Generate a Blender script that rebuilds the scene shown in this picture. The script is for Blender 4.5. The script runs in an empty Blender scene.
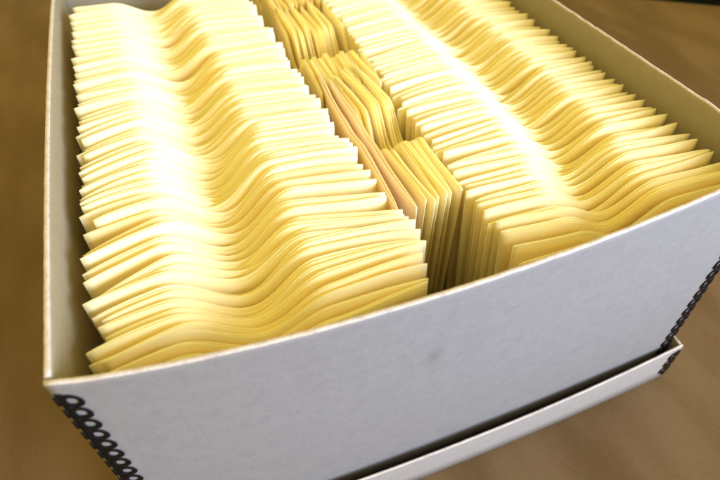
import bpy, math, random
from mathutils import Matrix, Vector, noise

scn = bpy.context.scene
COL = scn.collection
random.seed(11)

# ------------------------------------------------------------------ camera
cam_d = bpy.data.cameras.new('camera')
cam = bpy.data.objects.new('camera', cam_d)
COL.objects.link(cam)
r = Vector((0.93566, -0.35258, 0.01530))
d = Vector((-0.26252, -0.66638, 0.69787))     # up of the picture, negated below
dx = Vector((0.93565562, -0.26252208, 0.23586166))
dy = Vector((-0.35258268, -0.66638126, 0.65697905))
dz = Vector((0.01529772, 0.69786688, 0.71606411))
cx = Vector((dx[0], dy[0], -dz[0]))
cy = -Vector((dx[1], dy[1], -dz[1]))
cz = -Vector((dx[2], dy[2], -dz[2]))
M = Matrix((cx, cy, cz)).transposed().to_4x4()
M.translation = Vector((0.08124, -0.15317, 0.19892))
cam.matrix_world = M
cam_d.sensor_width = 36.0
cam_d.lens = 27.95
cam_d.clip_start = 0.01
cam_d.clip_end = 50.0
cam_d.dof.use_dof = True
cam_d.dof.focus_distance = 0.335
cam_d.dof.aperture_fstop = 7.5
scn.camera = cam

# ------------------------------------------------------------------ light
world = bpy.data.worlds.new('World')
scn.world = world
world.use_nodes = True
bg = world.node_tree.nodes['Background']
bg.inputs['Color'].default_value = (1.0, 0.815, 0.24, 1)
bg.inputs['Strength'].default_value = 1.30


def area(name, loc, target, size, power, col, spread=180):
    l = bpy.data.lights.new(name, 'AREA')
    l.shape = 'RECTANGLE'
    l.size, l.size_y = size
    l.energy = power
    l.color = col
    l.spread = math.radians(spread)
    o = bpy.data.objects.new(name, l)
    COL.objects.link(o)
    o.location = loc
    o.rotation_euler = (Vector(target) - Vector(loc)).to_track_quat('-Z', 'Y').to_euler()
    return o


area('window_light', (0.85, -0.68, 0.32), (0.22, 0.14, -0.03), (1.0, 0.5), 5.5, (0.68, 0.84, 1.0), 60)

scn.view_settings.view_transform = 'Standard'
scn.view_settings.look = 'None'
scn.view_settings.exposure = 0.15
scn.view_settings.gamma = 1.0
scn.cycles.max_bounces = 18
scn.cycles.diffuse_bounces = 14
scn.cycles.transmission_bounces = 14


# ------------------------------------------------------------------ materials
def mat(name):
    m = bpy.data.materials.new(name)
    m.use_nodes = True
    nt = m.node_tree
    return m, nt, nt.nodes, nt.links, nt.nodes['Principled BSDF']


def node(N, t, **kw):
    n = N.new(t)
    for k, v in kw.items():
        if k in n.inputs.keys():
            n.inputs[k].default_value = v
        else:
            setattr(n, k, v)
    return n


def ramp(N, L, src, stops):
    c = N.new('ShaderNodeValToRGB')
    e = c.color_ramp.elements
    while len(e) < len(stops):
        e.new(0.5)
    for i, (p, col) in enumerate(stops):
        e[i].position = p
        e[i].color = (*col, 1) if len(col) == 3 else col
    L.new(src, c.inputs[0])
    return c


def paper_mat(name, colour, colour2, trans, tcol):
    m, nt, N, L, P = mat(name)
    tc = N.new('ShaderNodeTexCoord')
    big = node(N, 'ShaderNodeTexNoise', Scale=30.0, Detail=3.0)
    fine = node(N, 'ShaderNodeTexNoise', Scale=1400.0, Detail=2.0)
    L.new(tc.outputs['Object'], big.inputs['Vector'])
    L.new(tc.outputs['Object'], fine.inputs['Vector'])
    c = ramp(N, L, big.outputs['Fac'], [(0.3, colour), (0.7, colour2)])
    L.new(c.outputs[0], P.inputs['Base Color'])
    P.inputs['Roughness'].default_value = 0.75
    P.inputs['Specular IOR Level'].default_value = 0.15
    b = node(N, 'ShaderNodeBump', Strength=0.12, Distance=0.0002)
    L.new(fine.outputs['Fac'], b.inputs['Height'])
    L.new(b.outputs[0], P.inputs['Normal'])
    t = N.new('ShaderNodeBsdfTranslucent')
    t.inputs['Color'].default_value = (*tcol, 1)
    mx = N.new('ShaderNodeMixShader')
    mx.inputs[0].default_value = trans
    L.new(P.outputs[0], mx.inputs[1])
    L.new(t.outputs[0], mx.inputs[2])
    L.new(mx.outputs[0], nt.nodes['Material Output'].inputs['Surface'])
    return m


CREAM = [paper_mat('cream_paper', (0.965, 0.925, 0.78), (0.96, 0.915, 0.74), 0.46, (0.985, 0.88, 0.20)),
         paper_mat('pale_cream_paper', (0.97, 0.94, 0.83), (0.965, 0.93, 0.79), 0.46, (0.985, 0.89, 0.23)),
         paper_mat('deep_cream_paper', (0.965, 0.91, 0.70), (0.96, 0.90, 0.66), 0.46, (0.98, 0.86, 0.16))]
PEACH = paper_mat('peach_paper', (0.95, 0.87, 0.75), (0.93, 0.84, 0.71), 0.42, (0.92, 0.74, 0.46))


def card_mat(name, c1, c2, spot=None):
    m, nt, N, L, P = mat(name)
    tc = N.new('ShaderNodeTexCoord')
    n1 = node(N, 'ShaderNodeTexNoise', Scale=110.0, Detail=6.0, Roughness=0.8)
    n2 = node(N, 'ShaderNodeTexNoise', Scale=650.0, Detail=3.0, Roughness=0.65)
    n3 = node(N, 'ShaderNodeTexNoise', Scale=160.0, Detail=2.0)
    for n in (n1, n2, n3):
        L.new(tc.outputs['Object'], n.inputs['Vector'])
    a = node(N, 'ShaderNodeMath', operation='MULTIPLY_ADD')
    L.new(n2.outputs['Fac'], a.inputs[0])
    a.inputs[1].default_value = 0.8
    L.new(n1.outputs['Fac'], a.inputs[2])
    c = ramp(N, L, a.outputs[0], [(0.65, c1), (1.15 - 0.15, c2)])
    out = c.outputs[0]
    if spot:
        sub = node(N, 'ShaderNodeVectorMath', operation='SUBTRACT')
        L.new(tc.outputs['Object'], sub.inputs[0])
        sub.inputs[1].default_value = spot
        mul = node(N, 'ShaderNodeVectorMath', operation='MULTIPLY')
        L.new(sub.outputs[0], mul.inputs[0])
        mul.inputs[1].default_value = (1.0, 0.0, 0.55)
        dist = node(N, 'ShaderNodeVectorMath', operation='LENGTH')
        L.new(mul.outputs[0], dist.inputs[0])
        rr = ramp(N, L, dist.outputs['Value'], [(0.0, (1, 1, 1)), (0.0058, (0, 0, 0))])
        f = node(N, 'ShaderNodeMath', operation='MULTIPLY')
        L.new(rr.outputs[0], f.inputs[0])
        f.inputs[1].default_value = 0.5
        mx = N.new('ShaderNodeMixRGB')
        L.new(f.outputs[0], mx.inputs[0])
        L.new(out, mx.inputs[1])
        mx.inputs[2].default_value = (0.09, 0.085, 0.10, 1)
        out = mx.outputs[0]
    L.new(out, P.inputs['Base Color'])
    P.inputs['Roughness'].default_value = 0.7
    P.inputs['Specular IOR Level'].default_value = 0.25
    ad = node(N, 'ShaderNodeMath', operation='ADD')
    L.new(n2.outputs['Fac'], ad.inputs[0])
    L.new(n3.outputs['Fac'], ad.inputs[1])
    b = node(N, 'ShaderNodeBump', Strength=0.13, Distance=0.0004)
    L.new(ad.outputs[0], b.inputs['Height'])
    L.new(b.outputs[0], P.inputs['Normal'])
    return m


CARD = card_mat('grey_card', (0.172, 0.160, 0.193), (0.20, 0.187, 0.222), (0.1715, -0.0155, -0.058))
CARD_SIDE = card_mat('grey_card_side', (0.232, 0.19, 0.142), (0.262, 0.22, 0.17))
CARD_LID = card_mat('pale_card', (0.265, 0.24, 0.275), (0.30, 0.273, 0.31))

CUT = card_mat('raw_card_edge', (0.32, 0.27, 0.30), (0.48, 0.42, 0.46))

m, nt, N, L, P = mat('black_lacquer')
P.inputs['Base Color'].default_value = (0.006, 0.005, 0.006, 1)
P.inputs['Roughness'].default_value = 0.5
P.inputs['Specular IOR Level'].default_value = 0.08
P.inputs['Metallic'].default_value = 0.0
BLACK = m

m, nt, N, L, P = mat('wood_table')
tc = N.new('ShaderNodeTexCoord')
mp = N.new('ShaderNodeMapping')
mp.inputs['Rotation'].default_value = (0, 0, math.radians(16))
mp.inputs['Scale'].default_value = (1.0, 0.30, 1.0)
L.new(tc.outputs['Object'], mp.inputs['Vector'])
st = node(N, 'ShaderNodeTexNoise', Scale=24.0, Detail=2.0, Roughness=0.4, Distortion=0.3)
L.new(mp.outputs[0], st.inputs['Vector'])
fi = node(N, 'ShaderNodeTexNoise', Scale=520.0, Detail=3.0)
L.new(mp.outputs[0], fi.inputs['Vector'])
sp = node(N, 'ShaderNodeTexNoise', Scale=700.0, Detail=2.0)
L.new(tc.outputs['Object'], sp.inputs['Vector'])
s1 = node(N, 'ShaderNodeMath', operation='MULTIPLY_ADD')
L.new(fi.outputs['Fac'], s1.inputs[0])
s1.inputs[1].default_value = 0.22
L.new(st.outputs['Fac'], s1.inputs[2])
s2 = node(N, 'ShaderNodeMath', operation='MULTIPLY_ADD')
L.new(sp.outputs['Fac'], s2.inputs[0])
s2.inputs[1].default_value = 0.30
L.new(s1.outputs[0], s2.inputs[2])
c = ramp(N, L, s2.outputs[0], [(0.42, (0.090, 0.052, 0.027)), (0.66, (0.106, 0.063, 0.036)), (0.95, (0.136, 0.086, 0.054))])
L.new(c.outputs[0], P.inputs['Base Color'])
P.inputs['Roughness'].default_value = 0.65
P.inputs['Specular IOR Level'].default_value = 0.06
b = node(N, 'ShaderNodeBump', Strength=0.08, Distance=0.0005)
L.new(s2.outputs[0], b.inputs['Height'])
L.new(b.outputs[0], P.inputs['Normal'])
WOOD = m

m, nt, N, L, P = mat('dark_floor')
nz = node(N, 'ShaderNodeTexNoise', Scale=9.0, Detail=4.0)
c = ramp(N, L, nz.outputs['Fac'], [(0.3, (0.003, 0.004, 0.006)), (0.7, (0.005, 0.007, 0.010))])
L.new(c.outputs[0], P.inputs['Base Color'])
P.inputs['Roughness'].default_value = 0.8
P.inputs['Specular IOR Level'].default_value = 0.0
FLOOR = m


# ------------------------------------------------------------------ helpers
def obj(name, verts, faces, material, parent=None, smooth=True):
    me = bpy.data.meshes.new(name)
    me.from_pydata(verts, [], faces)
    me.materials.append(material)
    if smooth:
        for p in me.polygons:
            p.use_smooth = True
    me.validate()
    me.update()
    o = bpy.data.objects.new(name, me)
    COL.objects.link(o)
    if parent:
        o.parent = parent
    return o


def thing(name, label, cat, loc=(0, 0, 0), group=None):
    o = bpy.data.objects.new(name, None)
    o.empty_display_size = 0.02
    COL.objects.link(o)
    o.location = loc
    o['label'] = label
    o['category'] = cat
    if group:
        o['group'] = group
    return o


def strip_mesh(profile_fn, n):
    """closed cross-sections swept along s (0..1); profile_fn(s) -> list of points"""
    V, F = [], []
    k = None
    for i in range(n + 1):
        pts = profile_fn(i / n)
        k = len(pts)
        V += [tuple(p) for p in pts]
    for i in range(n):
        for j in range(k):
            a, b_ = i * k + j, i * k + (j + 1) % k
            F.append((a, b_, b_ + k, a + k))
    F.append(tuple(range(k - 1, -1, -1)))
    F.append(tuple(range(n * k, n * k + k)))
    return V, F


# ------------------------------------------------------------------ setting
TZ = -0.2295
e0, e1 = Vector((0.9303, 0.6099)), Vector((1.0167, 0.5461))
ed = (e1 - e0).normalized()
A_ = e0 - ed * 6.0
B_ = e1 + ed * 1.2
poly = [(A_.x, A_.y), (B_.x, B_.y), (B_.x - 0.3, -1.6), (-2.2, -1.6), (-5.2, 3.2)]
V, F = [], []
n = len(poly)
drop = [(0.0, 0.0), (0.004, -0.0015), (0.006, -0.006), (0.006, -0.03)]
cxy = Vector((sum(p[0] for p in poly) / n, sum(p[1] for p in poly) / n))
for off, zz in drop:
    for p in poly:
        q = Vector(p)
        q = q + (q - cxy).normalized() * off
        V.append((q.x, q.y, TZ + zz))
F.append(tuple(range(n - 1, -1, -1)))
for k in range(len(drop) - 1):
    for j in range(n):
        F.append((k * n + j, k * n + (j + 1) % n, (k + 1) * n + (j + 1) % n, (k + 1) * n + j))
F.append(tuple(range((len(drop) - 1) * n, len(drop) * n)))
t = obj('table_surface', V, F, WOOD, smooth=False)
t['kind'] = 'structure'
f = obj('floor', [(-8, -8, -0.98), (8, -8, -0.98), (8, 10, -0.98), (-8, 10, -0.98)], [(0, 1, 2, 3)], FLOOR)
f['kind'] = 'structure'

# ------------------------------------------------------------------ the storage box
W, D, H = 0.400, 0.463, 0.225
TH = 0.0030


def rim_noise(x, seed, a=0.0007):
    return a * (noise.noise(Vector((x * 90, seed, 0))) + 0.7 * noise.noise(Vector((x * 340, seed, 3))))


def lump(x, z, seed):
    return 0.00025 * noise.noise(Vector((x * 14, z * 14, seed)))


def front_bow(x, z):
    s = min(max(x / W, 0.0), 1.0)
    p = s ** 0.85
    k = 0.0172 + (0.0045 - 0.0172) * min(1.0, -z / 0.19)
    return -k * 4 * p * (1 - p) + lump(x, z, 1.0) * min(1, 8 * s, 8 * (1 - s))


def side_bow(y, z, amp):
    s = min(max(y / D, 0.0), 1.0)
    return amp * 4 * s * (1 - s) * (1 + z / H * 0.8)


ZS = [0.0, -0.004, -0.012, -0.03, -0.055, -0.09, -0.13, -0.175, -0.2, -H]


def panel(name, parent, length, place, seed, zs=ZS, th=TH, z0=0.0, n=110, material=CARD, rim=0.0006):
    """place(s, z, depth) -> point; depth 0 is the outer face, th the inner one"""
    def prof(i):
        x = i * length
        rz = rim_noise(x, seed, rim)
        jag = 0.3 * rim_noise(x * 1.7, seed + 5, rim)
        pts = []
        for z in reversed(zs[1:]):
            pts.append(place(i, z0 + z, 0.0))
        pts.append(place(i, z0 - 0.0007 + rz * 0.5, 0.00005 + jag))
        pts.append(place(i, z0 - 0.0001 + rz, th * 0.28 + jag))
        pts.append(place(i, z0 + rz * 1.1, th * 0.62 - jag))
        pts.append(place(i, z0 - 0.0007 + rz * 0.6, th * 0.97))
        for z in zs[1:]:
            pts.append(place(i, z0 + z, th))
        return pts
    V, F = strip_mesh(prof, n)
    o = obj(name, V, F, material, parent)
    o.data.materials.append(CUT)
    nz_, k = len(zs) - 1, len(V) // (n + 1)
    for i in range(n):
        for j in range(nz_ - 1, nz_ + 4):
            if nz_ - 1 < j < nz_ + 3:
                o.data.polygons[i * k + j].material_index = 1
    return o


box = thing('storage_box', 'large open grey cardboard storage box with black looped metal corners, packed with envelopes', 'box')
panel('front_panel', box, W, lambda s, z, q: (s * W, front_bow(s * W, z) + q, z), 1.0)
panel('back_panel', box, W, lambda s, z, q: (s * W, D - q + 0.004 * 4 * s * (1 - s), z), 2.0, material=CARD_SIDE)
y0, y1 = TH + 0.0002, D - TH - 0.0002
panel('side_panel', box, D, lambda s, z, q: (q - side_bow(y0 + s * (y1 - y0), z, 0.0028), y0 + s * (y1 - y0), z), 3.0, material=CARD_SIDE)
panel('side_panel', box, D, lambda s, z, q: (W - q + side_bow(y0 + s * (y1 - y0), z, 0.001), y0 + s * (y1 - y0), z), 4.0, material=CARD_SIDE)


def slab(name, x0, x1, ya, yb, za, zb, material, parent):
    V = [(x, y, z) for z in (za, zb) for x, y in ((x0, ya), (x1, ya), (x1, yb), (x0, yb))]
    F = [(3, 2, 1, 0), (4, 5, 6, 7), (0, 1, 5, 4), (1, 2, 6, 5), (2, 3, 7, 6), (3, 0, 4, 7)]
    return obj(name, V, F, material, parent, smooth=False)


slab('base_panel', TH + .0003, W - TH - .0003, TH + .0003, D - TH - .0003, -H + 0.0005, -H + 0.003, CARD_SIDE, box)


def metal_edge(parent, ztop, zbot, place_a, place_b, pitch=0.0105):
    """stamped corner strip: place_a(d, z, out) is a point d in from the corner on one face, place_b on the other"""
    V, F = [], []

    def ribbon(pl, d0, d1, za, zb, t=0.0005):
        b0 = len(V)
        for o_ in (0.00012, t):
            for (dd, zz) in ((d0, za), (d1, za), (d1, zb), (d0, zb)):
                V.append(pl(dd, zz, o_))
        F.extend([(b0, b0 + 1, b0 + 2, b0 + 3), (b0 + 7, b0 + 6, b0 + 5, b0 + 4)] +
                 [(b0 + i, b0 + 4 + i, b0 + 4 + (i + 1) % 4, b0 + (i + 1) % 4) for i in range(4)])

    def ring(pl, d_, z_, ra, rb, tube, tilt):
        b0 = len(V)
        n1, n2 = 22, 8
        for i in range(n1):
            a = 2 * math.pi * i / n1
            for j in range(n2):
                b2 = 2 * math.pi * j / n2
                rr = 1 + tube / ra * math.cos(b2)
                u, w = ra * rr * math.cos(a), rb * rr * math.sin(a)
                u, w = u * math.cos(tilt) - w * math.sin(tilt), u * math.sin(tilt) + w * math.cos(tilt)
                V.append(pl(d_ + u, z_ + w, 0.0006 + tube * 0.3 * math.sin(b2)))
        for i in range(n1):
            for j in range(n2):
                F.append((b0 + i * n2 + j, b0 + i * n2 + (j + 1) % n2,
                          b0 + ((i + 1) % n1) * n2 + (j + 1) % n2, b0 + ((i + 1) % n1) * n2 + j))

    nn = int((ztop - zbot) / pitch)
    for pl in (place_a, place_b):
        segs = max(2, nn * 2)
        for k in range(segs):          # continuous band in short pieces so it follows the bowed card
            za = ztop + (zbot - ztop) * k / segs
            zb = ztop + (zbot - ztop) * (k + 1) / segs
            ribbon(pl, 0.0009, 0.0042, za, zb)
        for k in range(nn):
            zc = ztop - pitch * (k + 0.55)
            ring(pl, 0.0063, zc, 0.0032, 0.0040, 0.00115, 0.45)
            ribbon(pl, -0.0004, 0.0013, zc + 0.0028, zc - 0.0034, 0.00055)
    return obj('metal_edge', V, F, BLACK, parent)


def fA(d_, z, o_):
    return (d_, front_bow(max(d_, 0), z) - o_, z)


def fB(d_, z, o_):
    return (W - d_, front_bow(W - max(d_, 0), z) - o_, z)


metal_edge(box, -0.0075, -0.222, fA, lambda d_, z, o_: (-o_ - side_bow(d_, z, .0028), d_, z))
metal_edge(box, -0.0075, -0.222, fB, lambda d_, z, o_: (W + o_ + side_bow(d_, z, .001), d_, z))
metal_edge(box, -0.0075, -0.222, lambda d_, z, o_: (d_, D + o_ + 0.016 * (d_ / W), z), lambda d_, z, o_: (-o_ - side_bow(D - d_, z, .0028), D - d_, z))
metal_edge(box, -0.0075, -0.222, lambda d_, z, o_: (W - d_, D + o_ + 0.016 * (d_ / W), z), lambda d_, z, o_: (W + o_ + side_bow(D - d_, z, .001), D - d_, z))

# ------------------------------------------------------------------ the upturned lid under the box
lid = thing('box_lid', 'shallow pale cardboard lid turned upside down under the grey storage box like a tray', 'lid')
LX0, LX1, LY0, LY1 = -0.0065, 0.4065, -0.0070, 0.470
LZT, LZB = -0.1835, -0.2290
LW = LX1 - LX0
LZS = [0.0, -0.003, -0.012, -0.03, LZB - LZT]


def lid_front(x, z):
    s = min(max((x - LX0) / LW, 0), 1)
    k = 0.0085 - 0.003 * (z - LZT) / (LZB - LZT)
    return LY0 - k * 4 * s * (1 - s)


panel('front_panel', lid, LW, lambda s, z, q: (LX0 + s * LW, lid_front(LX0 + s * LW, z) + q, z), 11.0, LZS, 0.002, LZT, material=CARD_LID)
panel('back_panel', lid, LW, lambda s, z, q: (LX0 + s * LW, LY1 - q, z), 12.0, LZS, 0.002, LZT, material=CARD_LID)
la, lb = LY0 + 0.0022, LY1 - 0.0022
panel('side_panel', lid, lb - la, lambda s, z, q: (LX0 + q - 0.002 * 4 * s * (1 - s), la + s * (lb - la), z), 13.0, LZS, 0.002, LZT, material=CARD_LID)
panel('side_panel', lid, lb - la, lambda s, z, q: (LX1 - q + 0.002 * 4 * s * (1 - s), la + s * (lb - la), z), 14.0, LZS, 0.002, LZT, material=CARD_LID)
slab('base_panel', LX0 + .0022, LX1 - .0022, LY0 + .0022, LY1 - .0022, LZB, LZB + 0.002, CARD_LID, lid)
metal_edge(lid, LZT - 0.005, LZB + 0.003, lambda d_, z, o_: (LX0 + d_, lid_front(LX0 + max(d_, 0), z) - o_, z), lambda d_, z, o_: (LX0 - o_ - .00002 * d_, LY0 + d_, z))
metal_edge(lid, LZT - 0.005, LZB + 0.003, lambda d_, z, o_: (LX1 - d_, lid_front(LX1 - max(d_, 0), z) - o_, z), lambda d_, z, o_: (LX1 + o_ + .00002 * d_, LY0 + d_, z))

# ------------------------------------------------------------------ envelopes
ORD = ['frontmost', 'second', 'third', 'fourth', 'fifth', 'sixth', 'seventh', 'eighth', 'ninth', 'tenth']
ZB = -H + 0.0042
common = 0.006
PT = 0.00028          # paper thickness


def smooth(a, b_, x):
    t_ = min(max((x - a) / (b_ - a), 0), 1)
    return t_ * t_ * (3 - 2 * t_)


def sheet(name, parent, material, fn, nu=44, nv=9):
    """a sheet of paper with thickness; fn(u, v) -> local point, thickness is given along the local second axis of the envelope"""
    V, F = [], []
    for side in (0, 1):
        for j in range(nv + 1):
            for i in range(nu + 1):
                V.append(fn(i / nu, j / nv, side))
    w = nu + 1
    o_ = w * (nv + 1)
    for j in range(nv):
        for i in range(nu):
            a = j * w + i
            F.append((a, a + 1, a + w + 1, a + w))
            F.append((o_ + a, o_ + a + w, o_ + a + w + 1, o_ + a + 1))
    for i in range(nu):
        F.append((i + 1, i, o_ + i, o_ + i + 1))
        a = nv * w + i
        F.append((a, a + 1, o_ + a + 1, o_ + a))
    for j in range(nv):
        a = j * w
        F.append((a, a + w, o_ + a + w, o_ + a))
        a = j * w + nu
        F.append((a + w, a, o_ + a, o_ + a + w))
    o = obj(name, V, F, material, parent)
    for p in o.data.polygons:
        if p.index >= 2 * nu * nv:
            p.use_smooth = False
    return o


def envelope(label, group, origin, width, axis, material, ztop, notch_c, notch_w, notch_d, bow, lean, gap, skew, curl, wav, seed, name='envelope'):
    """axis 'x': the envelope spans X and faces -Y; axis 'y': spans Y and faces -X"""
    e = thing(name, label, 'envelope', origin, group)
    zl = ztop - origin[2]

    tilt = 0.0024 * math.sin(seed * 12.9898)

    def make(which):
        def fn(u, v, side):
            nt_ = max(0.0, 1 - abs(u - notch_c) / notch_w)
            nt_ = 0.5 - 0.5 * math.cos(math.pi * nt_)
            dd = notch_d * (1.0 if which == 0 else 0.93)
            vv = 1 - (1 - v) ** 1.5
            top = zl - dd * nt_ - 0.0012 * 0.25 * (abs(2 * u - 1) ** 30)
            top += tilt * (u - 0.5)
            top += 0.0005 * noise.noise(Vector((u * 5, seed, which)))
            z = vv * top
            q = z / zl
            off = bow(u) * (0.25 + 0.75 * q) + lean * q + skew * (u - 0.5)
            off += curl * (q ** 3) * (u - 0.45) ** 3 * 6
            off += common * noise.noise(Vector((u * 2.2 + (0 if seed < 400 else 9), q * 0.8, origin[1] * 22))) * q if axis == 'x' else 0
            off += wav * noise.noise(Vector((u * 3.1, q * 1.5, seed))) * (0.3 + 0.7 * q)
            belly = (4 * u * (1 - u)) ** 0.45
            g = (0.0003 + gap * belly * (0.35 + 0.65 * q)) * (-0.5 if which == 0 else 0.5)
            off += g + (PT * (side - 0.5))
            if axis == 'x':
                return (u * width, off, z)
            return (off, u * width, z)
        return fn
    sheet('front_sheet', e, material, make(0))
    sheet('back_sheet', e, material, make(1))
    return e


def lerp_table(tab, x):
    for (a, va), (b_, vb) in zip(tab, tab[1:]):
        if x <= b_:
            return va + (vb - va) * max(0, (x - a)) / (b_ - a)
    return tab[-1][1]


def positions(y0, y1, mean, lo, hi):
    out, y = [], y0
    while y < y1:
        out.append(y)
        y += random.uniform(lo, hi) if random.random() < 0.6 else random.uniform(lo, lo * 1.7)
    return out


row_state = {}


def row(side):
    left = side == 'left'
    ys = positions(0.0035, 0.402, 0.007, 0.0042, 0.0100) if left else positions(0.0035, 0.45, 0.007, 0.0046, 0.0076)
    nrow = len(ys)
    grp = 'envelopes in the row along the shaded side' if left else 'envelopes in the row along the bright side'
    grp = 'envelopes filed in the %s row' % side
    for i, y in enumerate(ys):
        rnd = random.random
        if left:
            amp = lerp_table([(0, .001), (.03, .006), (.08, .015), (.14, .014), (.25, .008), (.39, .005)], y)
            x0 = 0.0095 + rnd() * 0.003 + (random.choice([0, 0, 0.004, 0.008]) if y < 0.15 else random.choice([0, 0, .002]))
            x1 = lerp_table([(0, .175), (.05, .186), (.09, .181), (.13, .177), (.22, .172), (.39, .164)], y) + random.uniform(-.003, .003)
            nc = (lerp_table([(0, .088), (.2, .088), (.4, .079)], y) - x0) / (x1 - x0) + random.uniform(-.015, .015)
            nd = lerp_table([(0, .015), (.05, .025), (.1, .029), (.25, .022), (.4, .014)], y)
            zt = lerp_table([(0, -.019), (.1, -.017), (.2, -.016), (.39, -.010)], y) + random.uniform(-.0018, .0012)
            pk = 0.42
        else:
            amp = lerp_table([(0, .001), (.05, .004), (.15, .007), (.44, .006)], y)
            x0 = lerp_table([(0, .226), (.05, .226), (.12, .228), (.44, .234)], y) + random.uniform(-.002, .003)
            x1 = 0.391 - rnd() * 0.002
            nc = (lerp_table([(0, .297), (.05, .305), (.12, .318), (.25, .320), (.44, .312)], y) - x0) / (x1 - x0) + random.uniform(-.015, .015)
            nd = lerp_table([(0, .013), (.05, .018), (.1, .020), (.44, .019)], y)
            zt = -.0195 + random.uniform(-.001, .001)
            pk = 0.40
        wdt = x1 - x0
        nd *= random.uniform(0.88, 1.1)
        nc += random.uniform(-.015, .015)
        amp *= random.uniform(0.75, 1.25)

        def bow(u, amp=amp, pk=pk):
            return -amp * ((u - pk) / (1 - pk)) ** 2 * (1.0 if u > pk else 1.7)
        proud = (not left) and abs(y - 0.168) < 0.004 and not row_state.get('proud')
        if proud:
            row_state['proud'] = True
            x0 -= 0.004
            wdt += 0.004
        if proud:
            lab = 'cream envelope in the right row whose end juts out beside the middle centre batch'
        elif i == 0:
            lab = 'cream envelope standing frontmost in the %s row, against the front of the box' % side
        elif i < 8:
            lab = 'cream envelope standing %s from the box front in the %s row' % (ORD[i], side)
        elif left and i >= nrow - 3:
            lab = 'pale cream envelope standing %s in the left row' % ('rearmost, before the grey back,', 'second from the rear', 'third from the rear')[nrow - 1 - i]
        elif i < nrow // 2:
            lab = 'cream envelope packed in the front half of the %s row, behind its front eight' % side
        else:
            lab = 'cream envelope packed in the rear half of the %s row' % side
        envelope(lab, grp, (x0, y - 0.014 + 0.002 if y > 0.02 else y * 0.6, ZB), wdt, 'x',
                 random.choices(CREAM, (5, 3, 1))[0], zt, nc, 0.235 if left else 0.22, nd, bow,
                 lean=0.012 if y > 0.02 else y * 0.6, gap=random.uniform(0.0004, 0.0022), skew=random.uniform(-.003, .003),
                 curl=random.uniform(-.004, .004), wav=random.uniform(0.0004, .0014), seed=i * 3.7 + (0 if left else 400))


row('left')
row('right')

# the turned envelopes between the two rows: three batches, one behind the other
GM = 'envelopes turned lengthwise between the rows'
batches = [
    ('front', 0.062, [(.1835, 1), (.1925, 1), (.1975, 0), (.2020, 0), (.2068, 0), (.2118, 0), (.2167, 0), (.2208, 0)]),
    ('middle', 0.205, [(.1785, 0), (.1830, 0), (.1873, 0), (.1918, 0), (.1962, 0), (.2008, 0), (.2054, 0), (.2100, 0), (.2146, 0), (.2192, 0), (.2238, 0)]),
    ('rear', 0.360, [(.1785, 0), (.1832, 0), (.1882, 0), (.1932, 0), (.1985, 0), (.2036, 0), (.2088, 0), (.2140, 0), (.2192, 0), (.2240, 0)]),
]
for bname, yb, xs in batches:
    for k, (x, peach) in enumerate(xs):
        dep = 0.158 if bname != 'rear' else 0.092
        sh = random.uniform(-.002, .002) if bname == 'front' else random.uniform(-.011, .006)
        dep += random.uniform(-.004, .010) if bname != 'rear' else -max(sh, 0)

        def bow(u, a=random.uniform(-.0015, .0035)):
            return a * math.sin(math.pi * u)
        if peach:
            lab = ('peach envelope turned lengthwise, standing beside the ends of the left row',
                   'peach envelope turned lengthwise, between another peach one and the yellow ones')[k]
        elif bname == 'front':
            lab = 'yellow lengthwise envelope in the front centre batch, %s from the peach ones' % (['next', 'second', 'third', 'fourth', 'fifth', 'sixth'][k - 2])
        else:
            lab = 'yellow lengthwise envelope in the %s batch of the centre row' % bname
            if k == 0:
                lab += ', beside the left row'
            if k == len(xs) - 1:
                lab += ', beside the right row'
        envelope(lab, GM, (x - 0.004 * (1 if bname == 'front' else 0), yb + sh, ZB), dep, 'y', PEACH if peach else random.choice(CREAM),
                 -0.018 + random.uniform(-.002, .001) - (0.0 if bname == 'front' else 0.002), 0.5 if bname != 'rear' else 0.7, 0.17 if not peach else 0.10,
                 0.024 if not peach else 0.002, bow, lean=0.004, gap=random.uniform(.0006, .002) if not peach else 0.0025,
                 skew=random.uniform(-.003, .001), curl=random.uniform(-.006, .006), wav=0.0012, seed=900 + k * 5 + yb * 50)
